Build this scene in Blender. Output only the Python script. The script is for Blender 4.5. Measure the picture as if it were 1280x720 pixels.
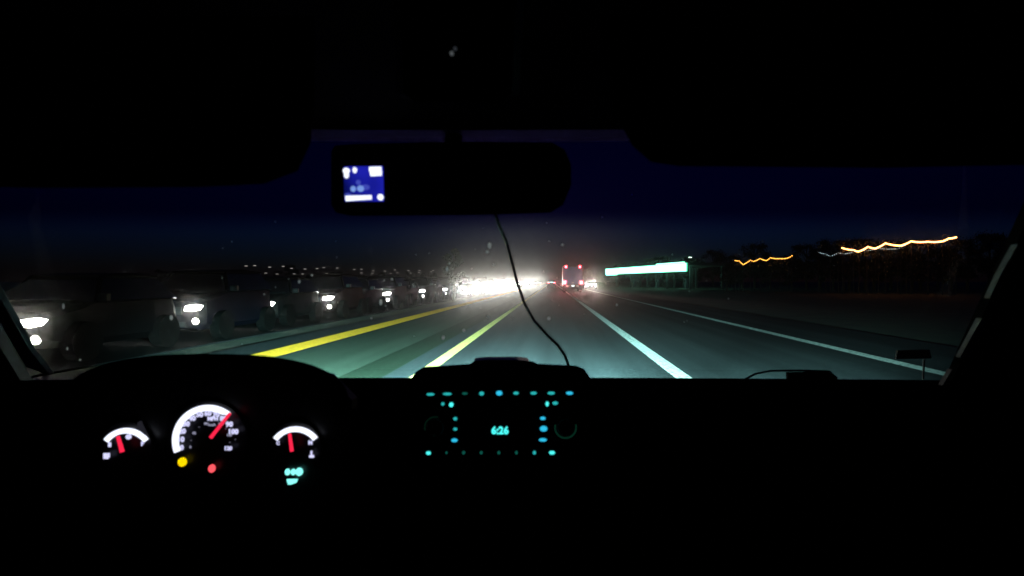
import bpy, bmesh, math, random
from mathutils import Vector, Matrix
R = math.radians
rnd = random.Random(7)
for o in list(bpy.data.objects):
    bpy.data.objects.remove(o)
S = bpy.context.scene
COL = S.collection

# ------------------------------------------------------------------ camera, sky, exposure
F = 740.0          # focal length in photo pixels (1280 wide)
CX, CY = 690.0, 352.0   # where the road's direction meets the picture
H = 1.33           # camera height
cd = bpy.data.cameras.new('camera'); cam = bpy.data.objects.new('camera', cd); COL.objects.link(cam)
cam.location = (0, 0, H); cam.rotation_euler = (R(90), 0, 0)
cd.sensor_width = 36; cd.lens = 36*F/1280
cd.shift_x = (640-CX)/1280; cd.shift_y = (CY-360)/1280
cd.clip_start = .01; cd.clip_end = 6000
S.camera = cam
cd.dof.use_dof = True; cd.dof.focus_distance = 60; cd.dof.aperture_fstop = 8
def P(px, py, Y):
    return Vector(((px-CX)/F*Y, Y, H-(py-CY)/F*Y))

W = bpy.data.worlds.new("World"); S.world = W; W.use_nodes = True
nt = W.node_tree; nt.nodes.clear()
sky = nt.nodes.new('ShaderNodeTexSky'); sky.sky_type = 'NISHITA'; sky.sun_disc = False
sky.sun_elevation = R(-2); sky.sun_rotation = R(0); sky.ozone_density = 7; sky.air_density = 1; sky.dust_density = .3
bg = nt.nodes.new('ShaderNodeBackground'); bg.inputs[1].default_value = .06
wo = nt.nodes.new('ShaderNodeOutputWorld')
tint = nt.nodes.new('ShaderNodeMix'); tint.data_type = 'RGBA'; tint.blend_type = 'MULTIPLY'; tint.inputs[0].default_value = 1
tint.inputs[7].default_value = (.55, .85, 1.05, 1)
nt.links.new(sky.outputs[0], tint.inputs[6]); nt.links.new(tint.outputs[2], bg.inputs[0]); nt.links.new(bg.outputs[0], wo.inputs[0])
S.view_settings.view_transform = 'Standard'; S.view_settings.look = 'None'
S.view_settings.exposure = 0; S.view_settings.gamma = 1
S.render.engine = 'CYCLES'
S.cycles.use_denoising = True
S.cycles.max_bounces = 6; S.cycles.volume_bounces = 0; S.cycles.transparent_max_bounces = 12
S.cycles.caustics_reflective = False; S.cycles.caustics_refractive = False
S.cycles.sample_clamp_indirect = 3

# ------------------------------------------------------------------ materials
MATS = {}
def mat(name, col, rough=.6, metal=0, noise=0, nscale=8, bump=0, spec=.5):
    if name in MATS: return MATS[name]
    m = bpy.data.materials.new(name); m.use_nodes = True
    n = m.node_tree; b = n.nodes['Principled BSDF']
    b.inputs['Base Color'].default_value = (*col, 1); b.inputs['Roughness'].default_value = rough
    b.inputs['Metallic'].default_value = metal; b.inputs['Specular IOR Level'].default_value = spec
    if noise or bump:
        tc = n.nodes.new('ShaderNodeTexCoord'); no = n.nodes.new('ShaderNodeTexNoise')
        no.inputs['Scale'].default_value = nscale; no.inputs['Detail'].default_value = 6
        n.links.new(tc.outputs['Object'], no.inputs['Vector'])
        if noise:
            r = n.nodes.new('ShaderNodeValToRGB')
            r.color_ramp.elements[0].position = .3; r.color_ramp.elements[1].position = .7
            r.color_ramp.elements[0].color = (*[c*(1-noise) for c in col], 1)
            r.color_ramp.elements[1].color = (*[min(1, c*(1+noise)) for c in col], 1)
            n.links.new(no.outputs['Fac'], r.inputs[0]); n.links.new(r.outputs[0], b.inputs['Base Color'])
        if bump:
            bp = n.nodes.new('ShaderNodeBump'); bp.inputs['Strength'].default_value = bump
            n.links.new(no.outputs['Fac'], bp.inputs['Height']); n.links.new(bp.outputs[0], b.inputs['Normal'])
    MATS[name] = m; return m
def glow(name, col, k, sample=False):
    if name in MATS: return MATS[name]
    m = bpy.data.materials.new(name); m.use_nodes = True
    n = m.node_tree; n.nodes.clear()
    e = n.nodes.new('ShaderNodeEmission'); e.inputs[0].default_value = (*col, 1); e.inputs[1].default_value = k
    o = n.nodes.new('ShaderNodeOutputMaterial'); n.links.new(e.outputs[0], o.inputs[0])
    m.cycles.emission_sampling = 'AUTO' if sample else 'NONE'
    MATS[name] = m; return m

def asphalt(name, c0, c1, rough=.75):
    m = bpy.data.materials.new(name); m.use_nodes = True; n = m.node_tree; b = n.nodes['Principled BSDF']
    tc = n.nodes.new('ShaderNodeTexCoord')
    fine = n.nodes.new('ShaderNodeTexNoise'); fine.inputs['Scale'].default_value = 22; fine.inputs['Detail'].default_value = 12; fine.inputs['Roughness'].default_value = .7
    mp = n.nodes.new('ShaderNodeMapping'); mp.inputs['Scale'].default_value = (1.3, .03, 1)
    wear = n.nodes.new('ShaderNodeTexNoise'); wear.inputs['Scale'].default_value = 1.4; wear.inputs['Detail'].default_value = 5
    n.links.new(tc.outputs['Object'], fine.inputs['Vector']); n.links.new(tc.outputs['Object'], mp.inputs[0]); n.links.new(mp.outputs[0], wear.inputs['Vector'])
    mx = n.nodes.new('ShaderNodeMix'); mx.data_type = 'FLOAT'; mx.inputs[0].default_value = .55
    n.links.new(fine.outputs['Fac'], mx.inputs[2]); n.links.new(wear.outputs['Fac'], mx.inputs[3])
    r = n.nodes.new('ShaderNodeValToRGB'); r.color_ramp.elements[0].position = .36; r.color_ramp.elements[1].position = .64
    r.color_ramp.elements[0].color = (*c0, 1); r.color_ramp.elements[1].color = (*c1, 1)
    n.links.new(mx.outputs[0], r.inputs[0]); n.links.new(r.outputs[0], b.inputs['Base Color'])
    bp = n.nodes.new('ShaderNodeBump'); bp.inputs['Strength'].default_value = .25; bp.inputs['Distance'].default_value = .01
    n.links.new(fine.outputs['Fac'], bp.inputs['Height']); n.links.new(bp.outputs[0], b.inputs['Normal'])
    b.inputs['Roughness'].default_value = .92; b.inputs['Specular IOR Level'].default_value = .08
    return m
def paint(name, col, worn, tilt=.05):
    m = bpy.data.materials.new(name); m.use_nodes = True; n = m.node_tree; b = n.nodes['Principled BSDF']
    tc = n.nodes.new('ShaderNodeTexCoord'); no = n.nodes.new('ShaderNodeTexNoise')
    no.inputs['Scale'].default_value = 14; no.inputs['Detail'].default_value = 9
    n.links.new(tc.outputs['Object'], no.inputs['Vector'])
    r = n.nodes.new('ShaderNodeValToRGB'); r.color_ramp.elements[0].position = .34; r.color_ramp.elements[1].position = .46
    r.color_ramp.elements[0].color = (*worn, 1); r.color_ramp.elements[1].color = (*col, 1)
    n.links.new(no.outputs['Fac'], r.inputs[0]); n.links.new(r.outputs[0], b.inputs['Base Color'])
    b.inputs['Roughness'].default_value = .7
    # glass beads in the paint face the traffic: normals lean towards the driver, unevenly
    cb = n.nodes.new('ShaderNodeCombineXYZ'); cb.inputs[2].default_value = 1
    f2 = n.nodes.new('ShaderNodeTexNoise'); f2.inputs['Scale'].default_value = 5; f2.inputs['Detail'].default_value = 8
    n.links.new(tc.outputs['Object'], f2.inputs['Vector'])
    mr = n.nodes.new('ShaderNodeMapRange'); mr.inputs[1].default_value = .3; mr.inputs[2].default_value = .7; mr.inputs[3].default_value = -tilt*.5; mr.inputs[4].default_value = -tilt*1.5
    n.links.new(f2.outputs['Fac'], mr.inputs[0]); n.links.new(mr.outputs[0], cb.inputs[1])
    nm = n.nodes.new('ShaderNodeVectorMath'); nm.operation = 'NORMALIZE'; n.links.new(cb.outputs[0], nm.inputs[0]); n.links.new(nm.outputs[0], b.inputs['Normal'])
    return m

# ------------------------------------------------------------------ mesh helpers
class MB:
    def __init__(s): s.v = []; s.f = []
    def add(s, vs, fs):
        k = len(s.v); s.v += [tuple(v) for v in vs]; s.f += [tuple(i+k for i in f) for f in fs]; return s
    def box(s, c, d, rot=None):
        x, y, z = [k/2 for k in d]
        vs = [Vector((a*x, b*y, e*z)) for a in (-1, 1) for b in (-1, 1) for e in (-1, 1)]
        if rot is not None: vs = [rot @ v for v in vs]
        vs = [v+Vector(c) for v in vs]
        return s.add(vs, [(0,1,3,2),(4,6,7,5),(0,4,5,1),(2,3,7,6),(0,2,6,4),(1,5,7,3)])
    def loft(s, rings, cap=True):
        n = len(rings[0]); vs = [v for r in rings for v in r]; fs = []
        for i in range(len(rings)-1):
            for j in range(n):
                a = i*n+j; b = i*n+(j+1) % n
                fs.append((a, b, b+n, a+n))
        if cap:
            fs.append(tuple(range(n-1, -1, -1))); fs.append(tuple(range((len(rings)-1)*n, len(rings)*n)))
        return s.add(vs, fs)
    def tube(s, pts, r, n=8, cap=True):
        pts = [Vector(p) for p in pts]; rs = r if isinstance(r, (list, tuple)) else [r]*len(pts)
        rings = []
        for i, p in enumerate(pts):
            t = (pts[min(i+1, len(pts)-1)]-pts[max(i-1, 0)]).normalized()
            u = t.cross(Vector((0, 0, 1)) if abs(t.z) < .9 else Vector((1, 0, 0))).normalized(); w = t.cross(u)
            rings.append([p+(u*math.cos(2*math.pi*k/n)+w*math.sin(2*math.pi*k/n))*rs[i] for k in range(n)])
        return s.loft(rings, cap)
    def prism(s, poly, d):
        """polygon of Vectors pushed along vector d"""
        d = Vector(d); return s.loft([[Vector(p) for p in poly], [Vector(p)+d for p in poly]])
    def disc(s, c, r, d=.004, n=16, ax='y', sx=1.0, sz=1.0):
        c = Vector(c); ring = []
        for k in range(n):
            a = 2*math.pi*k/n; u, w = math.cos(a)*r*sx, math.sin(a)*r*sz
            ring.append(c+(Vector((u, 0, w)) if ax == 'y' else Vector((0, u, w)) if ax == 'x' else Vector((u, w, 0))))
        return s.prism(ring, {'y': (0, d, 0), 'x': (d, 0, 0), 'z': (0, 0, d)}[ax])
    def ball(s, c, r, n=6, m=8, sc=(1,1,1)):
        c = Vector(c); rings = []
        for i in range(n+1):
            t = math.pi*i/n; rr = max(math.sin(t), .02)*r
            rings.append([c+Vector((rr*math.cos(2*math.pi*k/m)*sc[0], rr*math.sin(2*math.pi*k/m)*sc[1], math.cos(t)*r*sc[2])) for k in range(m)])
        return s.loft(rings)
    def text(s, t, c, size, bold=0.0, ax='y', flip=1):
        cu = bpy.data.curves.new('t', 'FONT'); cu.body = t; cu.size = size; cu.align_x = 'CENTER'; cu.align_y = 'CENTER'
        cu.extrude = size*.04; cu.offset = bold; cu.resolution_u = 2
        o = bpy.data.objects.new('t', cu); COL.objects.link(o)
        me = bpy.data.meshes.new_from_object(o)
        c = Vector(c); s.add([Vector((v.co.x*flip, -v.co.z*flip, v.co.y))+c for v in me.vertices], [tuple(p.vertices) for p in me.polygons])
        bpy.data.objects.remove(o); bpy.data.curves.remove(cu); bpy.data.meshes.remove(me)
        return s
    def build(s, name, m, parent=None, off=None, smooth=False):
        off = Vector(off) if off is not None else Vector()
        me = bpy.data.meshes.new(name); me.from_pydata([tuple(Vector(v)-off) for v in s.v], [], s.f); me.update()
        bm = bmesh.new(); bm.from_mesh(me); bmesh.ops.recalc_face_normals(bm, faces=bm.faces); bm.to_mesh(me); bm.free()
        if smooth:
            for p in me.polygons: p.use_smooth = True
        me.materials.append(m)
        o = bpy.data.objects.new(name, me); COL.objects.link(o)
        if parent: o.parent = parent
        return o
def tag(o, label=None, cat=None, group=None, kind=None):
    if label: o['label'] = label
    if cat: o['category'] = cat
    if group: o['group'] = group
    if kind: o['kind'] = kind
    return o
def empty(name, loc, label, cat, group=None, rz=0):
    o = bpy.data.objects.new(name, None); COL.objects.link(o); o.location = loc; o.rotation_euler = (0, 0, rz)
    return tag(o, label, cat, group)
def copy_tree(o, parent=None):
    c = o.copy(); COL.objects.link(c); c.parent = parent
    for ch in list(o.children): copy_tree(ch, c)
    return c
def spot(name, parent, loc, power, col, cone, blend, pitch, size=.08, yaw=0, back=False):
    l = bpy.data.lights.new(name, 'SPOT'); l.energy = power; l.color = col; l.spot_size = R(cone); l.spot_blend = blend
    l.shadow_soft_size = size
    o = bpy.data.objects.new(name, l); COL.objects.link(o); o.parent = parent; o.location = loc
    # a spot looks down -Z; forward is +Y (or -Y for cars coming towards us)
    o.rotation_euler = (R(90+pitch), 0, R(yaw) if not back else R(180+yaw))
    return o
def sheet(name, x0, x1, y0, y1, z, m, kind='structure', nx=1, ny=1):
    b = MB(); b.add([(x0, y0, z), (x1, y0, z), (x1, y1, z), (x0, y1, z)], [(0, 1, 2, 3)])
    o = b.build(name, m)
    if kind: o['kind'] = kind
    return o

# ------------------------------------------------------------------ ground and road
grass = mat('verge grass', (.035, .05, .022), .95, noise=.6, nscale=.9, bump=.8)
sheet('ground', -1500, 1500, -120, 2600, -.03, grass)
ra = asphalt('road asphalt', (.026, .032, .036), (.075, .085, .092))
def carriageway(name, x0, x1, m):
    b = MB().box(((x0+x1)/2, 720, -.1), (x1-x0, 1560, .2)); tag(b.build(name, m), kind='structure')
carriageway('road', -6.35, 8.2, ra)
carriageway('oncoming_road', -12.4, -7.35, asphalt('old asphalt', (.007, .007, .008), (.014, .014, .015)))
tag(sheet('road_lit_lane', -4.75, -2.35, -60, 1500, .004, asphalt('lit lane asphalt', (.048, .066, .047), (.078, .100, .074))), 'lane beside the yellow line, its light put into a paler green colour')  # streak of light on this lane painted as a paler, greener sheet
tag(sheet('road_dark_strip', -2.95, -2.35, -60, 1500, .008, asphalt('greenish strip', (.016, .028, .016), (.028, .044, .028))), 'dark greenish strip along the pale lane')  # darker greenish strip laid along the lane
yel = paint('yellow paint', (1, .42, .006), (.6, .28, .01), .16); whi = paint('white paint', (.78, .80, .76), (.16, .18, .17), .05)
pale = paint('pale yellow paint', (.92, .66, .18), (.35, .28, .12), .06)
sheet('road_marking_yellow', -5.42, -4.84, -60, 1500, .012, yel)
sheet('road_marking_pale', -1.98, -1.77, -60, 1500, .004, pale)
sheet('road_marking_white', 1.70, 1.93, -60, 1500, .004, whi)
sheet('road_edge_line', 5.52, 5.78, -60, 1500, .004, whi)
sheet('road_far_edge_line', -11.3, -11.05, -60, 1500, .004, whi)

# ------------------------------------------------------------------ trees
bark = mat('bark', (.06, .045, .035), .9, noise=.4, nscale=6, bump=.5)
leafm = mat('tree leaves', (.012, .018, .008), .8, noise=.5, nscale=1.2)
def tree_proto(seed, h, w, leaves):
    r = random.Random(seed)
    t = empty('tree', (0, 0, -300), 'x', 'tree')
    b = MB(); b.tube([(0, 0, 0), (.1, 0, h*.3), (0, .1, h*.6), (.05, 0, h*.9)], [h*.028, h*.022, h*.013, h*.004], 8)
    clumps = []
    for k in range(26):
        a = r.uniform(0, 6.28); z = r.uniform(.22, .95); rr = w*math.sin(math.pi*min(1, (z-.1)))**.7*r.uniform(.35, 1)
        c = Vector((rr*math.cos(a), rr*math.sin(a), z*h)); clumps.append((c, r.uniform(.16, .3)*w))
        b.tube([(0, 0, max(.15, z-.22)*h), c*.6+Vector((0, 0, h*z*.4-h*.03)), c], [h*.008, h*.005, h*.002], 5)
    b.build('trunk', bark, t)
    c_ = MB()
    for k in range(leaves):
        c, rr = r.choice(clumps)
        p = c+Vector((r.gauss(0, .55), r.gauss(0, .55), r.gauss(0, .42)))*rr
        s = r.uniform(.10, .24)*(1 if h > 5 else .4); n = Vector((r.gauss(0, 1), r.gauss(0, 1), r.gauss(0, 1))).normalized()
        u = n.orthogonal().normalized(); v = n.cross(u)
        c_.add([p-u*s, p+v*s*.6, p+u*s, p-v*s*.6], [(0, 1, 2, 3)])
    c_.build('crown', leafm, t)
    return t
slim = tree_proto(31, 3.7, .72, 9000)
slim.location = (-6.9, 41.5, -.03); tag(slim, 'slim dark tree on the grass median standing in front of the headlight glare')
protos = [tree_proto(3, 8.5, 3.6, 3400), tree_proto(11, 7.2, 3.2, 3000), tree_proto(23, 9.8, 3.4, 3600)]
used = set()
def put_tree(x, y, sc, label, group=None, k=None, rz=None):
    k = rnd.randrange(3) if k is None else k
    o = protos[k] if k not in used else copy_tree(protos[k])
    used.add(k)
    o.location = (x, y, -.03); o.scale = (sc, sc, sc*rnd.uniform(.9, 1.1)); o.rotation_euler.z = rnd.uniform(0, 6.28) if rz is None else rz
    tag(o, label, 'tree')
    if group: o['group'] = group
    elif 'group' in o: del o['group']
    return o
n = 0
# right-hand tree line: tops about 52 px above the horizon near, falling to 20 px far off
for i in range(30):
    px = 775+i*19+rnd.uniform(-6, 6)
    Y = rnd.uniform(175, 215) if px < 900 else rnd.uniform(85, 125)
    top = 22+min(1, (px-775)/260)*26
    put_tree((px-CX)/F*(Y), Y, (top/F*Y+H)/8.6, 'dark leafy tree in the black tree line beyond the right verge', 'trees in the tree line on the right')
for i in range(26):
    Y = rnd.uniform(230, 330); px = 120+i*17+rnd.uniform(-7, 7)
    put_tree((px-CX)/F*Y, Y, rnd.uniform(.55, .8), 'small far tree on the black horizon across the oncoming lanes', 'far trees on the left horizon')
for i in range(9):
    Y = rnd.uniform(260, 420); x = 14+i*4+rnd.uniform(-1, 1)
    put_tree(x, Y, rnd.uniform(.7, .95), 'far tree beside the road behind the truck', 'far trees behind the truck')

# ------------------------------------------------------------------ vehicles
glassm = mat('car glass', (.004, .005, .006), .08, spec=.3)
rubber = mat('tyre rubber', (.003, .003, .003), .9, spec=.02)
alloy = mat('alloy', (.02, .02, .02), .5, metal=.3)
blackp = mat('black plastic', (.02, .02, .021), .5)
head_on = glow('headlight lens', (1, .97, .90), 22)
fog_on = glow('fog light lens', (1, .95, .84), 12)
tail_on = glow('tail light lens', (1, .035, .05), 28, True)
plate = mat('number plate', (.75, .78, .8), .4)
def ring_rect(y, hw, z0, z1, r=.12, top=None):
    top = hw if top is None else top
    return [Vector((x, y, z)) for x, z in ((-hw+r, z0), (hw-r, z0), (hw, z0+r), (hw*.5+top*.5+.01, (z0+z1)/2), (top, z1-r*.6), (top-r, z1), (-top+r, z1), (-top, z1-r*.6), (-hw*.5-top*.5-.01, (z0+z1)/2), (-hw, z0+r))]
def make_car(label, kind, paintmat, group, lights=True, tail=False):
    """front at y=0 facing -Y"""
    t = empty('oncoming_car' if lights else 'leading_car', (0, 0, 0), label, 'car', group)
    dz = {'sedan': 0, 'suv': .22, 'van': .34, 'compact': .04, 'tall_compact': .16}[kind]; L = 3.35 if 'compact' in kind else 4.6; q = L/4.6
    hz = .66+dz*.55
    b = MB(); b.loft([ring_rect(0, .72, .30, .72+dz), ring_rect(.12, .84, .26, .80+dz), ring_rect(.6, .9, .24, .88+dz, top=.86), ring_rect(1.3*q, .91, .24, .98+dz, top=.86),
                      ring_rect(3.4*q, .91, .24, 1.0+dz, top=.86), ring_rect(4.3*q, .88, .26, 1.0+dz, top=.8), ring_rect(L, .78, .34, .9+dz, top=.7)])
    b.build('body', paintmat, t, smooth=False)
    yc = {'sedan': (1.25, 1.95, 3.2, 3.95), 'suv': (1.25, 1.8, 3.9, 4.45), 'van': (.85, 1.7, 4.1, 4.5), 'compact': (.75, 1.4, 2.9, 3.3), 'tall_compact': (.7, 1.25, 3.0, 3.3)}[kind]
    zr = {'sedan': 1.42, 'suv': 1.72, 'van': 1.92, 'compact': 1.46, 'tall_compact': 1.6}[kind]
    b = MB(); b.loft([ring_rect(yc[0], .80, .9+dz, .98+dz, .03), ring_rect(yc[1], .82, .9+dz, zr-.04, .06, top=.62), ring_rect(yc[2], .82, .9+dz, zr-.03, .06, top=.62), ring_rect(yc[3], .78, .9+dz, 1.0+dz, .03)])
    b.build('windows', glassm, t)
    b = MB(); b.loft([ring_rect(yc[1]-.05, .62, zr-.06, zr-.01, .02), ring_rect((yc[1]+yc[2])/2, .66, zr-.06, zr+.04, .03), ring_rect(yc[2]+.05, .62, zr-.06, zr-.01, .02)])
    b.build('roof', paintmat, t)
    for sx in (-1, 1):
        for y in ((.9, 3.6) if q == 1 else (.6, 2.7)):
            w = MB().disc((sx*.92-.11, y, .33), .33, .22, 20, 'x').build('wheel', rubber, t)
            MB().disc((sx*.925-.005+(.11 if sx > 0 else -.11)*0, y, .33), .2, .012*sx, 12, 'x').build('rim', alloy, w)
        MB().box((sx*1.0, 1.35*q, 1.02+dz), (.16, .09, .12)).build('wing_mirror', blackp, t)
        MB().tube([(sx*.83, yc[0]+.3, .95+dz), (sx*.64, yc[1], zr-.04)], .03, 5).build('pillar', paintmat, t)
        if lights:
            x0 = .60
            MB().loft([[Vector((sx*x0+sx*u*.9, y, hz+v*.9)) for u, v in ((-.2, -.07), (0, -.085), (.17, -.05), (.22, .05), (.1, .085), (-.16, .05))] for y in (-.03, .1)]).build('headlight', head_on, t)
            MB().disc((sx*.66, -.005, .40+dz*.3), .075, .03, 12).build('fog_light', fog_on, t)
        if tail:
            MB().box((sx*.66, L+.01, .86+dz), (.26, .05, .16)).build('tail_light', tail_on, t)
    b = MB(); b.box((0, -.012, .60+dz*.5), (.72, .03, .17)); b.box((0, -.012, .38), (.9, .03, .10)); b.build('grille', blackp, t)
    MB().box((0, -.035, .5+dz*.2), (.32, .012, .15)).build('number_plate', plate, t)
    return t
paints = [mat('dark grey car paint', (.003, .003, .0035), .6, spec=.02), mat('blue car paint', (.0025, .003, .006), .6, spec=.02), mat('maroon car paint', (.005, .002, .0025), .6, spec=.02), mat('silver car paint', (.006, .006, .0065), .6, spec=.02)]
FARW = 310
KG = 'oncoming vehicles with headlights on'
kinds = ['sedan', 'suv', 'van']
cprotos = {}
def oncoming(x, y, kind, pi, label, group=KG, power=0, yaw=0):
    key = (kind, pi)
    if key in cprotos: c = copy_tree(cprotos[key])
    else: c = cprotos[key] = make_car(label, kind, paints[pi], group)
    c.location = (x, y, 0); tag(c, label, 'car', group)
    if power: PENDING.append((c, power, math.degrees(math.atan2(-x-.6, y))))
    return c
PENDING = []
ords = ['nearest', 'second', 'third', 'fourth', 'fifth', 'sixth', 'seventh', 'eighth', 'ninth', 'tenth']
near = [(-8.7+(.12 if k_ % 2 else -.08)+(.0 if k_ != 3 else .08), 9.3+3.85*k_, ('compact', 'tall_compact')[k_ % 2], (0, 1, 3, 2, 1, 0, 2, 3, 0, 1)[k_]) for k_ in range(10)]
for i, (x, y, k, p) in enumerate(near):
    lab = f'{ords[i]} oncoming car of the queue left of the yellow line, headlights on' if i else 'nearest oncoming car at far left edge with bright headlights and fog lights'
    oncoming(x, y, k, p, lab, power=.05*(x*x+y*y))
FG = 'far oncoming cars lost in the glare'
y = 54
i = 0
while y < 420:
    x = -8.7+rnd.uniform(-.15, .25)
    oncoming(x, y, kinds[(i*2+1) % 3], i % 4, 'far oncoming car lost in the white headlight glare at the vanishing point', FG, power=FARW*(5.6+.045*y))
    y += 5.6+.045*y; i += 1
for (c, pw, yaw) in PENDING:
    spot('headlight_beam', c, (.66, -.15, .7), pw, (1, .96, .9), 20, .8, -.1, .12, yaw=yaw, back=True)

# the car ahead in our own lane, seen from behind
lead = make_car('small dark car far ahead left of the truck with red tail lights on', 'suv', paints[0], None, lights=False, tail=True)
lead.rotation_euler.z = math.pi; lead.location = (-.1, 128+4.6, 0)
# correct facing: front points to +Y, rear to us
lead.rotation_euler.z = math.pi
# car waiting at the right verge facing us
side = make_car('car facing us beside the right edge line just past the truck, headlights glaring', 'van', paints[3], None)
side.name = 'parked_car'; side.location = (6.9, 103, 0)
spot('headlight_beam', side, (0, -.15, .9), 8000, (1, .86, .72), 24, .8, 0, .15, back=True, yaw=-4)

# ------------------------------------------------------------------ truck ahead
boxw = mat('truck box panel', (.018, .05, .17), .45, noise=.15, nscale=3)
steel = mat('galvanised steel', (.35, .36, .37), .45, metal=.8); darks = mat('dark frame steel', (.03, .035, .05), .6)
tr = empty('box_truck', (2.55, 72, 0), 'blue-grey box truck ahead with two high red lights and red tail lights', 'truck')
MB().box((0, 3.4, 2.08), (2.4, 6.6, 2.3)).build('cargo_box', boxw, tr)
b = MB(); b.box((0, .07, 3.17), (2.46, .1, .12)); b.box((0, .07, .98), (2.46, .1, .14)); b.box((-1.19, .07, 2.08), (.08, .1, 2.06)); b.box((1.19, .07, 2.08), (.08, .1, 2.06)); b.build('rear_frame', darks, tr)
d = MB()
for k in range(7): d.box((0, .08, 1.2+k*.29), (2.2, .03, .275))
d = d.build('roller_door', boxw, tr)
MB().box((0, .045, 1.2), (.3, .04, .06)).build('door_handle', steel, d)
for sx in (-1, 1):
    MB().disc((sx*.85, -.03, 3.14), .15, .06, 14).build('marker_light', tail_on, tr)
    MB().box((sx*1.0, -.02, 1.32-.1), (.34, .07, .42)).build('tail_light', tail_on, tr)
    for y in (1.6, 8.0):
        w = MB().disc((sx*1.0-.15, y, .48), .48, .3, 20, 'x').build('wheel', rubber, tr)
        MB().disc((sx*1.155, y, .48), .26, .01*sx, 12, 'x').build('rim', steel, w)
    MB().box((sx*.98, .75, .45), (.42, .02, .6)).build('mud_flap', rubber, tr)
MB().box((0, .02, .62), (2.1, .12, .14)).build('bumper', darks, tr)
for sx in (-1, 1): spot('tail_beam', tr, (sx*1.0, -.12, 1.22), 900 if sx < 0 else 450, (1, .14, .18), 60, .9, -2, .1, back=True); spot('marker_beam', tr, (sx*.85, -.12, 3.14), 110, (1, .03, .03), 40, .9, -1, .1, back=True)
MB().box((0, -.06, .82), (.34, .03, .18)).build('number_plate', glow('lit plate', (.75, .95, 1), 2.2), tr)
MB().loft([ring_rect(6.9, 1.05, .5, 2.4, .1), ring_rect(8.2, 1.05, .5, 2.35, .1, top=.95), ring_rect(8.9, 1.0, .5, 1.5, .1)]).build('cab', mat('white cab', (.5, .5, .52), .4), tr)
MB().box((0, 4.2, .72), (.9, 7.2, .3)).build('chassis', blackp, tr)

# ------------------------------------------------------------------ road-sign glare, added as a made-up canopy with glare fascia
pA, pB = Vector((22.8, 100, 0)), Vector((13.3, 147, 0))
ax = (pB-pA).normalized(); Lc = (pB-pA).length; nrm = Vector((-ax.y, ax.x, 0))
if nrm.x > 0: nrm = -nrm      # the road side
Mx = Matrix((( -nrm.x, ax.x, 0), (-nrm.y, ax.y, 0), (0, 0, 1)))   # local x = away from the road, local y = along
cn = bpy.data.objects.new('sign_glare_canopy', None); COL.objects.link(cn); cn.location = pA
cn.rotation_euler = (0, 0, math.atan2(-ax.x, ax.y))
tag(cn, 'sign glare shaped as a long made-up canopy with a white-green glare fascia', 'canopy')
white_g = glow('glare fascia', (.30, 1, .72), 4.2, True); edge_g = glow('green glare edge', (.05, 1, .45), 1.0, True)  # glow colours stand in for the glare of a lit road sign
b = MB(); b.box((0, Lc/2, 3.78), (.10, Lc, 1.36)); b.box((0, 7.5, 4.58), (.11, 13, .28)); b.box((0, Lc-5, 2.98), (.11, 9, .26)); b.build('glare_fascia', white_g, cn)
b = MB()
b.box((-.02, Lc/2+.5, 4.49), (.16, Lc-1, .06)); b.box((-.02, Lc/2, 3.07), (.16, Lc, .06)); b.box((-.02, -.05, 3.78), (.16, .12, 1.5)); b.build('green_glare_edge', edge_g, cn)
b = MB(); b.box((5.1, Lc/2, 4.3), (10, Lc-.1, .5)); b.build('canopy_roof', mat('canopy deck', (.10, .10, .10), .8), cn)
for k in range(5):
    for x in (2, 8): MB().box((x, 3+k*(Lc-6)/4, 2.0), (.35, .35, 4.1)).build('column', mat('column paint', (.03, .033, .033), .8), cn)
for k in range(3):
    q = empty('fuel_pump', Mx @ Vector((3.4, 8+k*14, 0))+pA, ['dark fuel pump at the near end under the made-up canopy', 'dark fuel pump at the middle of the made-up canopy', 'dark fuel pump at the far end under the made-up canopy'][k], 'fuel pump', 'fuel pumps under the made-up canopy', cn.rotation_euler.z)
    MB().box((0, 0, .06), (1.2, 3, .16)).build('plinth', mat('kerb concrete', (.15, .15, .14), .9), q)
    MB().box((0, 0, 1.0), (.5, .9, 1.7)).build('cabinet', mat('pump panel', (.05, .05, .06), .6), q)
    MB().box((-.26, 0, 1.45), (.03, .5, .3)).build('screen', glassm, q)
    MB().tube([(-.25, .46, 1.5), (-.3, .6, .9), (-.28, .62, .4), (-.27, .5, .9)], .03, 6).build('hose', rubber, q)
polem = mat('lamp post steel', (.03, .03, .03), .8)
lp = empty('lamp_post', (22.9+1.3, 102, 0), 'thin lamp post at the near end of the made-up canopy', 'lamp post')
MB().tube([(0, 0, 0), (0, 0, 5.1), (-.3, 0, 5.5)], [.07, .05, .04], 8).build('pole', polem, lp)
MB().box((-.4, 0, 5.5), (.45, .2, .1)).build('lamp_head', glow('cool lamp', (.8, 1, .9), 5), lp)

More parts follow.
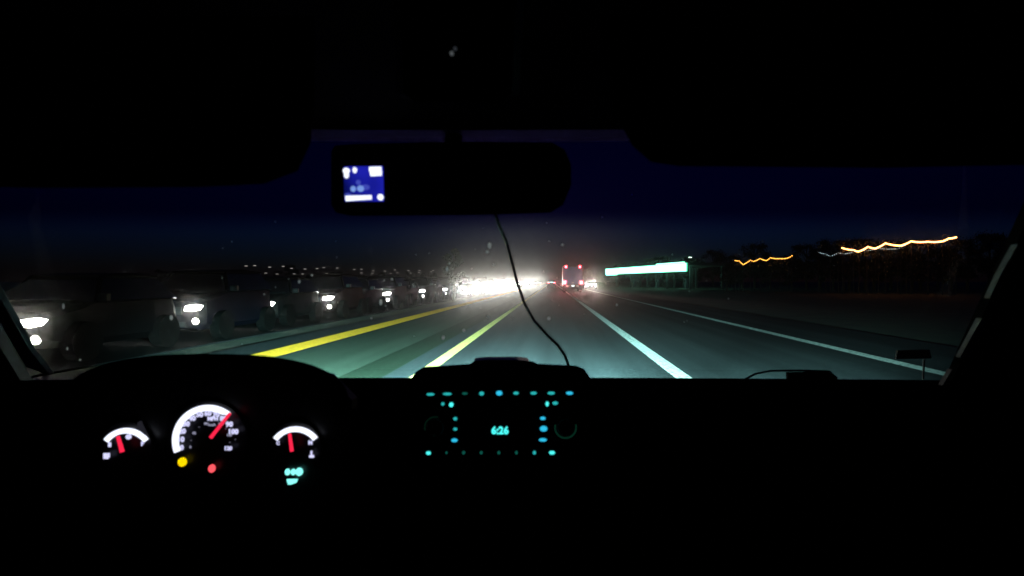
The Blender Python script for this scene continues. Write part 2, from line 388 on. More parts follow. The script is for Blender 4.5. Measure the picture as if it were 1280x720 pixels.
# ------------------------------------------------------------------ light trails, added as strings of bulbs on made-up poles
wire = mat('black wire', (.02, .02, .02), .6)
def trail_string(name, pts, Y0, Y1, pitch, r, colr, k, label, sag):
    """pts: the posts' tops as picture points, turned into made-up posts of the right height at real distances"""
    n = len(pts); tops = []
    for i, (px, py) in enumerate(pts):
        f = (px-pts[0][0])/(pts[-1][0]-pts[0][0]); tops.append(P(px, py, Y0+(Y1-Y0)*f))
    base = Vector((tops[0].x, tops[0].y, 0))
    t = empty(name, base, label, 'string lights')
    for p in tops:
        MB().tube([(p.x, p.y, 0), (p.x, p.y, p.z+.15)], [.06, .04], 8).build('pole', polem, t, off=base)
    path = []
    for a, b2 in zip(tops[:-1], tops[1:]):
        d = (b2-a).length; m = max(2, int(d/pitch))
        for j in range(m):
            s = j/m; q = a.lerp(b2, s); q = q-Vector((0, 0, sag*4*s*(1-s)*d)); path.append(q)
    path.append(tops[-1])
    MB().tube(path, .018, 4).build('wire', wire, t, off=base)
    bm_ = MB()
    for q in path: bm_.ball(q-Vector((0, 0, r)), r, 5, 6)
    o = bm_.build('bulbs', glow(name+' glow', colr, k, name.startswith('amber')), t, off=base); o['kind'] = 'stuff'
    return t
trail_string('amber_light_trail', [(1053, 309), (1067, 311.5), (1073, 313.5), (1085, 307.5), (1094, 309.5), (1107, 303), (1126, 306), (1139, 300.5), (1160, 301), (1178, 300.5), (1186, 297), (1195, 295.5)], 66, 58, .15, .09, (1, .36, .10), 11,
        'bright amber light trail, shaped as bulbs on made-up poles at far right', .045)
trail_string('yellow_light_trail', [(919, 325), (924, 325.5), (929, 330), (938, 324.5), (942, 326), (950, 322.5), (958, 325), (963, 321.5), (975, 322.5), (984, 322), (990, 319)], 82, 76, .18, .075, (1, .40, .06), 3.6,
        'shorter yellow-orange light trail, shaped as bulbs on made-up poles, left of the amber one', .04)
trail_string('white_light_trail', [(1023, 315), (1032, 317), (1038, 320), (1048, 315.5), (1055, 317), (1074, 312.5), (1083, 313), (1098, 310), (1122, 310.5), (1133, 305)], 74, 70, .2, .045, (.7, .9, 1), 1.3,
        'thin dim white light trail, shaped as small made-up bulbs just under the amber one', .03)

# ------------------------------------------------------------------ faint light trails at left, added as rows of far lamps
lampg = glow('far trail lamp', (.9, .8, .75), .5)
def make_lamp():
    t = empty('trail_lamp', (0, 0, 0), 'x', 'trail lamp')
    MB().tube([(0, 0, 0), (0, 0, 6.4), (.4, 0, 6.9), (1.1, 0, 7)], [.09, .06, .05, .04], 6).build('pole', polem, t)
    MB().box((1.3, 0, 6.98), (.8, .3, .22)).build('lamp_head', lampg, t)
    return t
lamp0 = None
for j in range(34):
    f = (j//2)/16.5; px = 300+(j//2)*15+rnd.uniform(-5, 5)
    py = (333+f*6 if j % 2 else 343-f*2)+rnd.uniform(-1.5, 1.5)
    Y = 190+f*90
    h = H+(CY-py)/F*Y
    if lamp0 is None: l = lamp0 = make_lamp()
    else: l = copy_tree(lamp0)
    l.location = ((px-CX)/F*Y, Y, h-7)
    l.location.z = -.03; l.scale = (1, 1, (h+.03)/7)
    tag(l, 'faint far trail lamp added along a faint light trail above the oncoming headlights', 'trail lamp', 'faint light trail of added lamps on the left')

# ------------------------------------------------------------------ guard rail beyond the oncoming lanes
gr = empty('guard_rail', (-13.2, 8, 0), 'grey steel guard rail beyond the oncoming lanes at left', 'guard rail')
MB().loft([[Vector((x, y, z)) for x, z in ((0, .42), (.04, .48), (0, .55), (.04, .62), (0, .70), (-.02, .70), (-.02, .42))] for y in (0, 45)]).build('rail', steel, gr)
for k in range(16): MB().box((-.08, k*3, .35), (.1, .15, .72)).build('post', steel, gr)

# ================================================================== our own car
ROOT = Vector((-.09, .4, 0))
car = empty('car', ROOT, 'dark car we sit in: black dashboard, lit gauges, pillars, roof and windshield', 'car')
def cp(b, name, m, parent=car, smooth=False): return b.build(name, m, parent, off=ROOT, smooth=smooth)
dashm = mat('dash plastic', (.0022, .0022, .0025), .9, bump=.15, nscale=300, spec=.0)
liner = mat('roof fabric', (.016, .0145, .0135), .95, bump=.2, nscale=200)
trimm = mat('lit pillar trim', (.52, .51, .47), .7, bump=.1, nscale=120)  # pale colour carries the light caught along the pillars
darkg = mat('gauge glass black', (.004, .004, .005), .35, spec=.2)

def wy(px, z_ratio):   # distance of the glass along a sight line of slope z/Y
    t = (-.185-z_ratio*1.15)/(-.335-z_ratio*.57); return 1.15-.57*t
# windshield: curved sheet from the cowl up to the roof header
G0, G1 = (-.93, .70), (-.66, .50)
def wpt(u, v):
    """u 0..1 across, v 0..1 up"""
    x0 = G0[0]+(G0[1]-G0[0])*u; x1 = G1[0]+(G1[1]-G1[0])*u
    c = 1-(2*u-1)**2
    return Vector((x0+(x1-x0)*v, 1.05+(.58-1.05)*v+c*(.10*(1-v)+.03*v), H-.17+.325*v-.012*c*(1-v)))
NU, NV = 24, 12
b = MB(); b.add([wpt(i/NU, j/NV) for j in range(NV+1) for i in range(NU+1)],
                [(j*(NU+1)+i, j*(NU+1)+i+1, (j+1)*(NU+1)+i+1, (j+1)*(NU+1)+i) for j in range(NV) for i in range(NU)])
gm = bpy.data.materials.new('windshield glass'); gm.use_nodes = True; n = gm.node_tree; n.nodes.clear()
tc = n.nodes.new('ShaderNodeTexCoord'); sx_ = n.nodes.new('ShaderNodeSeparateXYZ'); n.links.new(tc.outputs['Object'], sx_.inputs[0])
mr = n.nodes.new('ShaderNodeMapRange'); mr.inputs[1].default_value = H+.058; mr.inputs[2].default_value = H+.088; mr.interpolation_type = 'SMOOTHSTEP'
n.links.new(sx_.outputs[2], mr.inputs[0])
mxc = n.nodes.new('ShaderNodeMix'); mxc.data_type = 'RGBA'; mxc.inputs[6].default_value = (.93, .97, .96, 1); mxc.inputs[7].default_value = (.12, .07, .34, 1)
n.links.new(mr.outputs[0], mxc.inputs[0])
tr_ = n.nodes.new('ShaderNodeBsdfTransparent'); n.links.new(mxc.outputs[2], tr_.inputs[0])
gl = n.nodes.new('ShaderNodeBsdfGlossy'); gl.inputs['Roughness'].default_value = .02
ms = n.nodes.new('ShaderNodeMixShader'); ms.inputs[0].default_value = .03
out = n.nodes.new('ShaderNodeOutputMaterial'); n.links.new(tr_.outputs[0], ms.inputs[1]); n.links.new(gl.outputs[0], ms.inputs[2]); n.links.new(ms.outputs[0], out.inputs[0])
ws = cp(b, 'windshield', gm, smooth=True)

# thin film of dust on the inside of the glass: scatters the glare of lamps forward
b = MB(); rr_ = []
vs = [wpt(.02+.96*i/NU, .05+.94*j/NV)+Vector((0, o_, 0)) for o_ in (-.006, -.012) for j in range(NV+1) for i in range(NU+1)]
K = (NU+1)*(NV+1); fs = []
for j in range(NV):
    for i in range(NU):
        a = j*(NU+1)+i; fs += [(a, a+1, a+NU+2, a+NU+1), (K+a, K+a+NU+1, K+a+NU+2, K+a+1)]
edge = list(range(NU+1))+[j*(NU+1)+NU for j in range(1, NV+1)]+[NV*(NU+1)+i for i in range(NU-1, -1, -1)]+[j*(NU+1) for j in range(NV-1, 0, -1)]
for a, c in zip(edge, edge[1:]+edge[:1]): fs.append((a, K+a, K+c, c))
b.add(vs, fs)
fm = bpy.data.materials.new('dust film'); fm.use_nodes = True; n = fm.node_tree; n.nodes.clear()
pv = n.nodes.new('ShaderNodeVolumePrincipled'); pv.inputs['Color'].default_value = (1, .97, .92, 1); pv.inputs['Density'].default_value = 5.8; pv.inputs['Anisotropy'].default_value = .992
oo = n.nodes.new('ShaderNodeOutputMaterial'); n.links.new(pv.outputs[0], oo.inputs['Volume'])
cp(b, 'glass_dust', fm, ws)['kind'] = 'stuff'

# dirt specks and drops on the glass
sm = bpy.data.materials.new('dirt specks'); sm.use_nodes = True; n = sm.node_tree; n.nodes.clear()
t1 = n.nodes.new('ShaderNodeBsdfTranslucent'); t1.inputs[0].default_value = (.9, .93, .95, 1)
o1 = n.nodes.new('ShaderNodeOutputMaterial'); n.links.new(t1.outputs[0], o1.inputs[0])
b = MB()
specks = [(612, 307, 2.6, 1.6), (609, 315, 2, 1), (559, 337, 1.8, 2), (562, 329, 1.2, 1.5), (617, 331, 1.3, 1), (703, 306, 1.6, 1), (374, 352, 1.5, 1.5), (390, 344, 1.2, 1.3), (490, 349, 1.4, 1), (476, 378, 1.8, 2),
          (610, 396, 1.6, 1), (686, 398, 2.2, 1), (771, 381, 1.4, 1.2), (580, 413, 2, 1), (214, 397, 2, 1.6), (79, 383, 1.5, 2.5), (100, 450, 1.5, .8), (554, 422, 2, 1.4), (640, 398, 1, 1), (330, 368, 1, 1), (464, 398, 1.2, 1), (84, 436, 1, 2)]
for k in range(60): specks.append((rnd.gauss(600, 170), rnd.gauss(350, 45), rnd.uniform(.4, .9), rnd.uniform(.7, 1.5)))
for (px, py, r, el) in specks:
    zr = -(py-CY)/F
    Yw = wy(px, zr)-.035
    c = P(px, py, Yw); rr = r/F*Yw*(1.05 if r >= 1 else .8)
    b.disc(c, rr, .0006, 7, 'y', 1, el)
cp(b, 'glass_specks', sm, ws)['kind'] = 'stuff'

# dashboard: one profile swept across the car
prof = [(.86, -1.1), (.76, -.75), (.80, -.42), (.785, -.26), (.775, -.195), (.80, -.166), (.88, -.163), (1.0, -.168), (1.105, -.179), (1.2, -.215), (1.25, -.40), (1.2, -1.1)]
def dashring(x):
    c = 1-((x+.115)/.86)**2; e = max(0, c)
    return [Vector((x, y+(-.07*(1-e) if y > .95 else 0), H+z+(.0 if y < .95 else -.0)+(.006*(1-e) if .95 < y < 1.15 else 0))) for y, z in prof]
cp(MB().loft([dashring(-.98+1.74*i/20) for i in range(21)]), 'dashboard', dashm)

# centre pod that carries the radio
YR = .745
pod = [(512, 640), (512, 478), (519, 465), (530, 458.5), (560, 456.5), (588, 454.5), (592, 451.5), (666, 451.5), (672, 454.5), (720, 457), (730, 461), (738, 472), (742, 482), (742, 640)]
cp(MB().loft([[P(x, y, YR) for x, y in pod], [P(x, y+.5, YR+.02) for x, y in pod], [P(x-(x-627)*.08, y+14 if y < 600 else y, YR+.19) for x, y in pod]]), 'centre_pod', dashm)
cp(MB().loft([[Vector((P(627+q*k, 452-h_, Yq).x, Yq, P(627, 453.5-h_, YR+.03).z)) for q, h_ in ((-37, -2), (-34, 2.6), (-20, 4.0), (20, 4.0), (34, 2.6), (37, -2))] for Yq, k in ((YR+.03, 1), (YR+.06, .95))]), 'light_sensor', mat('lit sensor cover', (.95, .62, .52), .42, metal=1))  # pinkish metal colour holds the reddish line of light on the pod
rad = cp(MB().prism([P(x, y, YR-.003) for x, y in ((520, 483), (730, 483), (732, 580), (518, 580))], (0, .012, 0)), 'radio', mat('radio face', (.008, .008, .009), .55, spec=.2))
cp(MB().prism([P(x, y, YR-.0045) for x, y in ((577, 498), (671, 498), (671, 559), (577, 559))], (0, .0014, 0)), 'screen', darkg, rad)
teal = {1: glow('teal key lit', (.03, .62, .62), .75), 2: glow('teal key bright', (.08, 1, .95), 1.1), 0: glow('teal key dim', (.02, .40, .30), .22), 3: glow('blue key lit', (.03, .55, .85), 1.0)}
ct = MB().text('6:26', P(625, 538.5, YR-.006), .0125, .0005)
cp(ct, 'clock_digits', teal[2], rad)
keys = [(538, 493, 10, 3.2, 1), (559, 492.5, 11, 3.2, 1), (581, 492, 7, 3, 0), (602, 492, 6, 5, 1), (624, 491.5, 8, 6, 3), (645, 491.5, 7, 3.6, 1), (667, 491.5, 8, 3.6, 1), (689, 491.5, 9, 3.6, 1), (712, 491.5, 9, 4, 3),
        (553.5, 505, 4, 4, 1), (564, 506, 5.5, 6, 2), (684, 505, 4, 6, 2), (694, 504, 7, 4, 1), (569, 523.5, 5, 4, 1), (569, 536.5, 5, 3.5, 1), (568, 550.5, 8, 4.4, 3),
        (678.5, 523, 7, 4, 3), (679.5, 536, 9.5, 7, 3), (678.5, 550, 10, 4, 3), (535.5, 566.5, 6, 4.5, 2), (558, 566, 2.5, 3, 0), (579.5, 566, 3.5, 4, 0), (601.5, 566, 3.5, 4, 0), (623.5, 566, 3.5, 4, 0),
        (645.5, 566, 3.5, 4, 0), (668, 566, 4, 4.5, 1), (690, 566, 7.5, 4.5, 2)]
keym = mat('key plastic', (.012, .012, .013), .5)
for (x, y, w, h_, c) in keys:
    hw = max(w*.7+3, 7); k = cp(MB().prism([P(x+a, y+b_, YR-.0052) for a, b_ in ((-hw, -4.6), (hw, -4.6), (hw, 4.6), (-hw, 4.6))], (0, .003, 0)), 'button', keym, rad)
    # the lit legend is a small rounded mark proud of the key
    b = MB(); n8 = 10
    b.prism([P(x+math.cos(2*math.pi*q/n8)*w/2, y+math.sin(2*math.pi*q/n8)*h_/2, YR-.0064) for q in range(n8)], (0, .0008, 0))
    cp(b, 'button_legend', teal[c], rad)
for (x, y, lit) in ((707, 534.5, 1), (544, 534.5, 0)):
    k = cp(MB().loft([[P(x+math.cos(a*math.pi/12)*r_, y+math.sin(a*math.pi/12)*r_, Yq) for a in range(24)] for r_, Yq in ((11, YR-.002), (10.5, YR-.018), (9.5, YR-.0195))]), 'knob', mat('knob rubber', (.014, .014, .015), .6), rad)
    b = MB()
    for a in range(24):
        if lit and 13 <= a <= 22: continue
        if not lit and not (11 <= a <= 18): continue
        a0, a1 = a*math.pi/12, (a+1)*math.pi/12
        b.prism([P(x+math.cos(q)*r_, y+math.sin(q)*r_, YR-.0045) for q, r_ in ((a0, 12.6), (a1, 12.6), (a1, 13.9), (a0, 13.9))], (0, .001, 0))
    cp(b, 'knob_ring', glow('knob ring lit' if lit else 'knob ring faint', (.05, .6, .35), .045 if lit else .015), rad)

# instrument hood and cluster
YC = .74
def arch(cx, cy, rx, ry, Y, n=28, p=2.3):
    pts = []
    for i in range(n+1):
        a = math.pi*i/n; c, s = math.cos(a), math.sin(a)
        pts.append(P(cx-abs(c)**(2/p)*(1 if c > 0 else -1)*rx, cy-abs(s)**(2/p)*ry, Y))
    return pts
outer = [arch(258, 505, 178, 63, .66, p=2.5), arch(258, 505, 176, 62, .76, p=2.5), arch(262, 505, 150, 45, .92, p=2.5)]
inner = [arch(258, 520, 166, 66, .66, p=2.6), arch(258, 520, 160, 56, .76, p=2.6)]
b = MB(); n = 29
vs = outer[0]+outer[1]+outer[2]+inner[0]+inner[1]; fs = []
for (i, j) in ((0, 1), (1, 2), (0, 3), (3, 4)):
    for k in range(n-1): fs.append((i*n+k, i*n+k+1, j*n+k+1, j*n+k))
b.add(vs, fs); cp(b, 'instrument_hood', dashm, smooth=True)
cp(MB().prism([P(x, y, YC+.012) for x, y in ((80, 640), (80, 500), (110, 470), (180, 455), (340, 455), (410, 470), (440, 500), (440, 640))], (0, .02, 0)), 'instrument_cluster', darkg)
cl = bpy.data.objects[-1] if False else [o for o in car.children if o.name.startswith('instrument_cluster')][0]
gw = glow('gauge white', (.80, .84, 1), 1.6); gw2 = glow('gauge marks', (.66, .66, .98), 1.1); gd = glow('gauge marks dim', (.6, .6, .8), .16); nr = glow('needle red', (1, .02, .07), 1.1)
def band(pts_o, pts_i, Y):
    b = MB()
    for k in range(len(pts_o)-1):
        b.prism([P(*pts_o[k], Y), P(*pts_o[k+1], Y), P(*pts_i[k+1], Y), P(*pts_i[k], Y)], (0, .002, 0))
    return b
def arcband(cx, cy, ro, ri, a0, a1, n=24, Y=YC):
    o_ = []; i_ = []
    for k in range(n+1):
        f = k/n; a = R(a0+(a1-a0)*f); r1 = ro; r2 = ri(f) if callable(ri) else ri
        o_.append((cx+math.cos(a)*r1, cy-math.sin(a)*r1)); i_.append((cx+math.cos(a)*r2, cy-math.sin(a)*r2))
    return band(o_, i_, Y)
def needle(x0, y0, x1, y1, w0=1.9, w1=1.4, Y=YC-.008):
    d = Vector((x1-x0, y1-y0)); d.normalize(); q = Vector((-d.y, d.x))
    return MB().prism([P(x0+q.x*w0, y0+q.y*w0, Y), P(x1+q.x*w1, y1+q.y*w1, Y), P(x1-q.x*w1, y1-q.y*w1, Y), P(x0-q.x*w0, y0-q.y*w0, Y)], (0, .003, 0))
def px2m(p, Y=.74): return p/F*Y
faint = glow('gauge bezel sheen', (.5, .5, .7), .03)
sp = cp(MB().disc(P(259.5, 551, YC+.006), px2m(50), .004, 40), 'speedometer', darkg, cl)
cp(arcband(259.5, 551, 44.5, lambda f: 37.2+(4 if f > .93 else 0)*(f-.93)/.07, 200, 51, 30), 'speed_band', gw, cl)
b = MB()
nums = [(-135, 40), (-122, 0), (-110, -40), (-85, -77), (-55, -105), (-15, -123), (28, -130), (68, -127), (103, -107), (122, -80), (128, -42), (130, -8), (110, 33)]
for k in range(11):
    a = R(196-17.75*k); b.text(str(k*10), P(259.5+33.6*math.cos(a), 550.5-33.6*math.sin(a), YC-.001), px2m(8.6), px2m(.4))
b.text('120', P(285, 560.6, YC-.001), px2m(6.6), px2m(.3)); b.text('MPH', P(266, 523.6, YC-.001), px2m(6.5), px2m(.35))
cp(b, 'speed_numerals', gw2, cl)
b = MB()
for x, y, t_ in ((257.5, 529.6, '80'), (276, 530, '120'), (242.5, 541.5, '40'), (238, 559, '0'), (286.5, 544, '160'), (265, 531, 'km/h')): b.text(t_, P(x, y, YC-.001), px2m(4.6), px2m(.12))
cp(b, 'inner_numerals', glow('gauge marks mid', (.6, .6, .85), .5), cl)
b = MB()
for x, y in ((248.5, 534), (238.5, 550.5), (282, 536), (294, 549.5), (287, 553)): b.disc(P(x, y, YC), px2m(.7), .001, 8)
cp(b, 'gauge_ticks', gd, cl)
cp(needle(262.5, 547.5, 286.5, 517), 'speed_needle', nr, cl)
cp(MB().disc(P(227, 578, YC-.002), px2m(5), .003, 16, sz=1.08), 'yellow_warning_light', glow('warning yellow', (1, .68, .0), 1.1), cl)
cp(MB().disc(P(264, 586, YC-.002), px2m(3.8), .003, 16, sz=1.25), 'red_warning_light', glow('warning red', (1, .09, .11), 1.3), cl)
for nm, cx, dy, dirs in (('fuel', 157, 2, 0), ('temperature', 369, 0, 0)):
    cp(MB().disc(P(cx, 560, YC+.006), px2m(33), .004, 32), nm+'_gauge', darkg, cl)
    cp(arcband(cx, 568+dy, 34.5, 28.2, 143, 37, 18), nm+'_band', gw, cl)
b = MB(); b.text('E', P(137, 556, YC), px2m(7), px2m(.5)); b.text('F', P(178, 555, YC), px2m(7), px2m(.35)); b.disc(P(160, 546.3, YC-.001), px2m(3.2), .002, 12)
b.box(P(132.4, 570, YC), (px2m(6), .001, px2m(7))); b.box(P(136.4, 569, YC), (px2m(1.4), .001, px2m(5.5)))
b.text('C', P(347.5, 554, YC), px2m(6), px2m(.25)); b.text('H', P(388, 553.5, YC), px2m(6.5), px2m(.5))
b.box(P(389.5, 570.5, YC), (px2m(6), .001, px2m(3))); b.box(P(389.3, 566.5, YC), (px2m(2), .001, px2m(6)))
cp(b, 'gauge_letters', gw2, cl)
cp(needle(151.8, 565.5, 146.3, 545.5, 2, 1.3), 'fuel_needle', nr, cl); cp(needle(364.2, 564.5, 361.3, 542.5, 1.7, 1.3), 'temperature_needle', nr, cl)
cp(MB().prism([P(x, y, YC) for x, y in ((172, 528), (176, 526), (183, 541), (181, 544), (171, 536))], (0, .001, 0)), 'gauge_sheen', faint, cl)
b = MB()
def blob(pts, Y=YC): b.prism([P(x, y, Y) for x, y in pts], (0, .002, 0))
def rblob(x, y, rx, ry, Y=YC): b.prism([P(x+math.cos(q*math.pi/8)*rx, y+math.sin(q*math.pi/8)*ry, Y) for q in range(16)], (0, .002, 0))
rblob(359, 590.3, 3.0, 4.0); rblob(366.2, 590.3, 2.9, 3.8); rblob(373.6, 590, 4.4, 4.9)
blob([(358.2, 599.4), (371.8, 599.2), (370, 603.4), (364, 605.6), (360, 605.8)])
cp(b, 'outside_display', glow('teal display', (.25, 1, .9), 1.3), cl)

# steering wheel, below the sight line to the gauges
wc = Vector((-.46, .50, H-.37)); tilt = Matrix.Rotation(R(-22), 3, 'X')
def wp(a, r_): return wc + tilt @ Vector((math.cos(a)*r_, 0, math.sin(a)*r_))
sw = cp(MB().tube([wp(2*math.pi*k/40, .185) for k in range(41)], .014, 8, False), 'steering_wheel', dashm, smooth=True)
b = MB()
for a in (R(0), R(180), R(270)): b.tube([wp(a, .05), wp(a, .18)], [.03, .014], 8)
cp(b, 'spokes', dashm, sw); cp(MB().ball(wc, .075, 8, 14, (1, .45, .85)), 'hub', dashm, sw)
cp(MB().tube([wc+Vector((0, .02, 0)), wc+Vector((0, .32, -.12))], .04, 10), 'column', dashm, sw)

# roof lining, header, pillars, doors
b = MB(); b.box((-.08, -.55, H+.235), (1.62, 2.1, .03)); b.build
cp(b, 'roof_lining', liner)
cp(MB().loft([[wpt(u, 1)+Vector((0, -.035, -.008)), wpt(u, 1)+Vector((0, .03, -.004)), wpt(u, 1)+Vector((0, .02, .05)), Vector((wpt(u, 1).x, .40, H+.25)), Vector((wpt(u, 1).x, .40, H+.215))] for u in [i/12 for i in range(13)]]), 'header', liner)
def pillar(sgn):
    u = 0 if sgn < 0 else 1
    rings = []
    for j in range(9):
        v = -.12+1.2*j/8; c = wpt(u, v)
        w = .085+.02*(1-v)
        rings.append([c+Vector((sgn*-.004, -.02, 0)), c+Vector((sgn*.008, .015, 0)), c+Vector((sgn*w, -.035, 0)), c+Vector((sgn*w, -.11, 0)), c+Vector((sgn*.03, -.07, 0))])
    return MB().loft(rings)
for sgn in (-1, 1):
    pl = cp(pillar(sgn), 'windshield_pillar', mat('pillar cloth', (.004, .004, .004), .95, spec=0) if sgn > 0 else mat('lit pillar cloth', (.035, .034, .032), .95))  # same cloth, paler at left and darker at right to hold light and shade
def strip(pts, Y, m, name, d=.01, par=None):
    cp(MB().prism([P(x, y, Y+(y-420)*dy_) for x, y, dy_ in pts], (0, d, 0)), name, m, par or car)
PLs = [o for o in car.children if o.name.startswith('windshield_pillar')]
strip([(-16, 345, .0019), (1, 374, .0019), (27, 417, .0019), (36, 436, .0019), (61, 467.5, .0019), (56, 467.5, .0019), (33, 459, .0019), (12, 424, .0019), (-22, 360, .0019)], .83, trimm, 'lit_pillar_trim', par=PLs[0])
strip([(1273, 305, .0018), (1257, 347, .0018), (1251, 369, .0018), (1237, 373, .0018), (1251, 343, .0018)], .82, trimm, 'lit_pillar_trim', par=PLs[1])
strip([(1227, 398, .0018), (1234, 404, .0018), (1218, 447, .0018), (1200, 447, .0018)], .82, trimm, 'lit_pillar_trim', par=PLs[1])
strip([(1190, 462, .0018), (1193, 463, .0018), (1182, 482, .0018), (1178, 482, .0018)], .82, trimm, 'lit_pillar_trim', par=PLs[1])
for sgn, x in ((-1, -.97), (1, .80)):
    d = cp(MB().loft([[Vector((x, y, .25)), Vector((x+sgn*.1, y, .25)), Vector((x+sgn*.1, y, H-.19)), Vector((x-sgn*-.0, y, H-.18)), Vector((x-sgn*.03, y, H-.30))] for y in (1.1, .4, -.5, -1.5)]), 'door', dashm)
    cp(MB().box((x-sgn*.045, .0, H-.42), (.06, .5, .06)), 'armrest', dashm, d)
    cp(MB().loft([[Vector((x+sgn*a, y, z)) for a, y, z in ((0, -.62, H-.18), (.03, -.62, H-.18), (.03, -.42, H-.18), (0, -.42, H-.18))], [Vector((x+sgn*a, y, z)) for a, y, z in ((-.1, -.62, H+.23), (-.07, -.62, H+.23), (-.07, -.42, H+.23), (-.1, -.42, H+.23))]]), 'centre_pillar', liner)
    b = MB().box((x+sgn*.17, .62, H-.13), (.2, .08, .13)); cp(b, 'wing_mirror', blackp)
cp(MB().box((-.085, -1.6, .85), (1.9, .08, 1.4)), 'rear_panel', liner)
cp(MB().box((-.085, -.2, .22), (1.9, 2.9, .06)), 'floor_pan', liner)
# front body: bonnet, wings, bumper, headlights, wheels (below the sight line)
bodym = mat('car body paint', (.03, .03, .035), .3, metal=.3)
def hr(y, hw, z0, z1): return [Vector((-.085+v.x, y, v.z)) for v in ring_rect(y, hw, z0, z1, .1)]
cp(MB().loft([hr(1.27, .92, .3, .93), hr(1.7, .92, .28, .90), hr(2.15, .9, .28, .80), hr(2.4, .8, .32, .66)]), 'bonnet', bodym)
for sx in (-1, 1):
    cp(MB().box((-.085+sx*.6, 2.42, .62), (.34, .08, .14)), 'headlight', head_on)
    w = cp(MB().disc((-.085+sx*.93-.11, 1.75, .33), .33, .22, 20, 'x'), 'wheel', rubber)
    cp(MB().disc((-.085+sx*1.045, 1.75, .33), .2, .01*sx, 12, 'x'), 'rim', alloy, w)
# wiper at rest on the glass, right side
wq = [P(931, 474, 1.17), P(945, 467, 1.17), P(963, 463.5, 1.17), P(1000, 463, 1.16), P(1037, 464, 1.15), P(1046, 473, 1.14)]
wi = cp(MB().tube(wq, .0022, 6), 'wiper', blackp)
cp(MB().prism([P(985, 466, 1.15), P(1036, 465, 1.15), P(1048, 474, 1.15), P(985, 474, 1.15)], (0, .01, 0)), 'wiper_blade', rubber, wi)
# small aerial bracket seen at the right corner of the glass
br = cp(MB().prism([P(x, y, 1.08) for x, y in ((1122, 438), (1162, 437), (1165, 448), (1120, 449))], (0, .004, 0)), 'glass_sticker', mat('sticker back', (.015, .015, .016), .7))
cp(MB().tube([P(1155, 449, 1.08), P(1154, 474, 1.08)], .0018, 6), 'aerial', blackp)

# sun visors
def visor(pts, Y):
    b = MB(); b.loft([[P(x, y, Y) for x, y in pts], [P(x, y, Y+.016) for x, y in pts]]); return cp(b, 'sun_visor', liner)
visor([(-190, 20), (-180, 222), (-150, 232), (60, 235), (250, 234), (330, 230), (372, 214), (388, 180), (393, 130), (394, 60), (392, 20)], .42)
visor([(752, 20), (758, 90), (772, 145), (790, 182), (814, 203), (850, 208), (1100, 210), (1300, 206), (1420, 200), (1430, 20)], .42)
# rear-view mirror with display
YM = .56
mp_ = [(414, 190), (418, 182), (440, 180), (560, 177), (690, 178), (706, 187), (714, 206), (714, 232), (704, 256), (688, 266), (600, 269), (440, 270), (420, 266), (414, 256)]
mi = cp(MB().loft([[P(x, y, YM) for x, y in mp_], [P(x, y, YM+.006) for x, y in mp_], [P(564+(x-564)*.86, 224+(y-224)*.7, YM+.034) for x, y in mp_]]), 'rear_view_mirror', blackp)
cp(MB().tube([P(562, 215, YM+.03), P(566, 185, YM+.045), P(568, 150, YM+.04)], .009, 8), 'mirror_stem', blackp, mi)
cp(MB().prism([P(564+(x-564)*.955, 224+(y-224)*.88, YM-.0015) for x, y in mp_], (0, .0013, 0)), 'mirror_glass', darkg, mi)
sb = bpy.data.materials.new('display picture'); sb.use_nodes = True; n = sb.node_tree; n.nodes.clear()
tc = n.nodes.new('ShaderNodeTexCoord'); no = n.nodes.new('ShaderNodeTexNoise'); no.inputs['Scale'].default_value = 28; no.inputs['Detail'].default_value = 1
rp = n.nodes.new('ShaderNodeValToRGB'); rp.color_ramp.elements[0].position = .35; rp.color_ramp.elements[1].position = .66
rp.color_ramp.elements[0].color = (.002, .004, .09, 1); rp.color_ramp.elements[1].color = (.012, .015, .40, 1)
em = n.nodes.new('ShaderNodeEmission'); oo = n.nodes.new('ShaderNodeOutputMaterial')
n.links.new(tc.outputs['Object'], no.inputs['Vector']); n.links.new(no.outputs['Fac'], rp.inputs[0]); n.links.new(rp.outputs[0], em.inputs[0]); n.links.new(em.outputs[0], oo.inputs[0])
cp(MB().prism([P(x, y, YM-.003) for x, y in ((429.5, 208), (478.5, 207.5), (479.5, 251.5), (430.5, 252))], (0, .0012, 0)), 'display', sb, mi)
b = MB(); Yd = YM-.0042
rblob(432.6, 213.3, 4.2, 3.6, Yd); rblob(432.8, 218.5, 2.9, 4.2, Yd); rblob(443.2, 212.5, 2.5, 3.6, Yd)
blob([(461.3, 208.6), (476.2, 208.2), (476.8, 213.4), (461.2, 213.8)], Yd); blob([(462, 214.3), (476.8, 213.9), (476.8, 219.2), (463, 220)], Yd)
blob([(431.5, 244.8), (464, 243.9), (464.4, 249), (432, 251.2)], Yd); rblob(475.3, 246.4, 3.7, 3.9, Yd)
cp(b, 'display_marks', glow('display marks', (.86, .90, 1), 1.4), mi)
b = MB(); Yd = YM-.004
rblob(441.3, 236, 3.2, 3.6, Yd); rblob(450.5, 235.6, 4.4, 3.8, Yd)
cp(b, 'display_glow', glow('display highlights', (.24, .42, 1), .75), mi)
b = MB(); Yd = YM-.0038
rblob(447.8, 228, 3, 3.2, Yd); rblob(456.5, 234, 5.4, 3.4, Yd); rblob(435, 243, 4, 1.7, Yd)
cp(b, 'display_haze', glow('display mid blue', (.08, .11, .75), .6), mi)
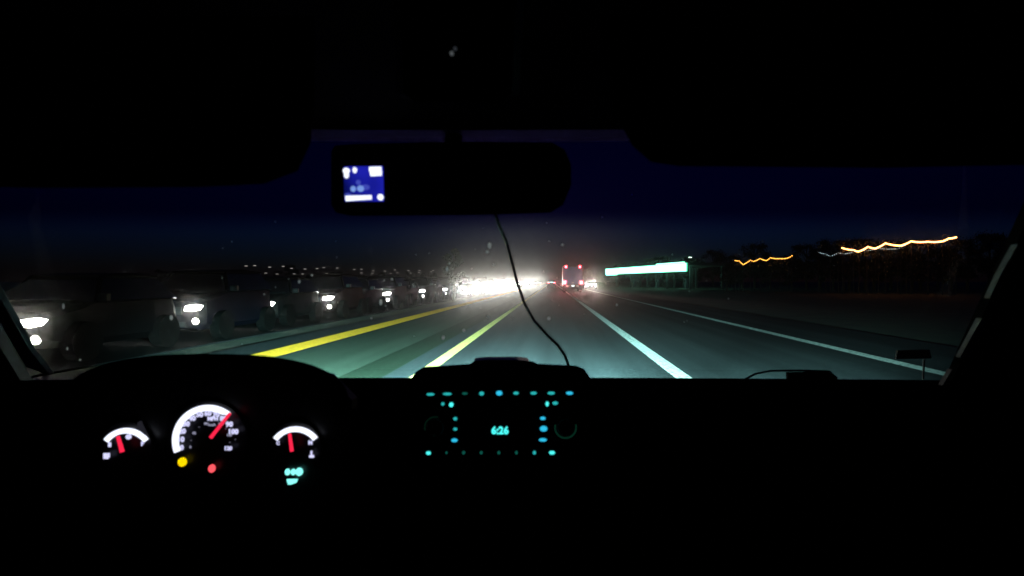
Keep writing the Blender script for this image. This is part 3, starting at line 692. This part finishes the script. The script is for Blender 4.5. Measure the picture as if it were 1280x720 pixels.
# power cable from the mirror down over the glass to the dash
cpts = [(618, 264), (624, 282), (633, 302), (640, 328), (647, 355), (656, 380), (668, 401), (684, 419), (697, 431), (706, 444), (712, 460)]
pts = []
for i, (x, y) in enumerate(cpts):
    f = i/(len(cpts)-1); pts.append(P(x, y, .575+f*(1.0-.575)))
cp(MB().tube(pts, [.0018+.0008*i/10 for i in range(11)], 8), 'cable', mat('cable rubber', (.006, .006, .006), .5), smooth=True)
# overhead console with two small reflections painted as glowing dots
oc = cp(MB().loft([[P(x, y, .40) for x, y in ((500, -10), (505, 118), (520, 128), (625, 128), (640, 118), (645, -10))], [P(x, y-6, .43) for x, y in ((490, -10), (495, 124), (515, 132), (630, 132), (650, 124), (655, -10))]]), 'overhead_console', liner)
b = MB(); b.disc(P(564.3, 66, .398), px2m(2.0, .4), .002, 10); cp(b, 'console_glint', glow('console glint', (.8, .9, .95), .10), oc)
b = MB(); b.disc(P(568.7, 60.2, .398), px2m(1.8, .4), .002, 10); cp(b, 'console_glint', glow('console glint faint', (.7, .8, .95), .035), oc)

# our own headlight beams
for sx in (-1, 1):
    cp(MB().prism([Vector((-.085+sx*.6-.2, 2.47, .652)), Vector((-.085+sx*.6+.2, 2.47, .652)), Vector((-.085+sx*.6+.2, 2.47, .66)), Vector((-.085+sx*.6-.2, 2.47, .66))], (0, .17, -.016)), 'beam_shield', blackp)  # unseen plate added to cut the low beam off the oncoming cars
    spot('low_beam', car, Vector((-.085+sx*.6, 2.5, .64))-ROOT, 85000 if sx < 0 else 22000, (.45, 1, .95), 72, 1, -1.5, .012, yaw=9 if sx < 0 else -9)
    spot('high_beam', car, Vector((-.085+sx*.6, 2.5, .70))-ROOT, 24000 if sx < 0 else 9000, (.55, .95, 1), 26, 1, -1.2, .06, yaw=4 if sx < 0 else 0)

# ------------------------------------------------------------------ thin night haze
hz = MB().box((0, 1180, 12), (3040, 2900, 27)); hz = hz.build('haze', bpy.data.materials.new('haze')); tag(hz, kind='stuff')
m = hz.data.materials[0]; m.use_nodes = True; n = m.node_tree; n.nodes.clear()
pv = n.nodes.new('ShaderNodeVolumePrincipled'); pv.inputs['Color'].default_value = (.9, .93, 1, 1); pv.inputs['Density'].default_value = .00007; pv.inputs['Anisotropy'].default_value = .85
oo = n.nodes.new('ShaderNodeOutputMaterial'); n.links.new(pv.outputs[0], oo.inputs['Volume'])
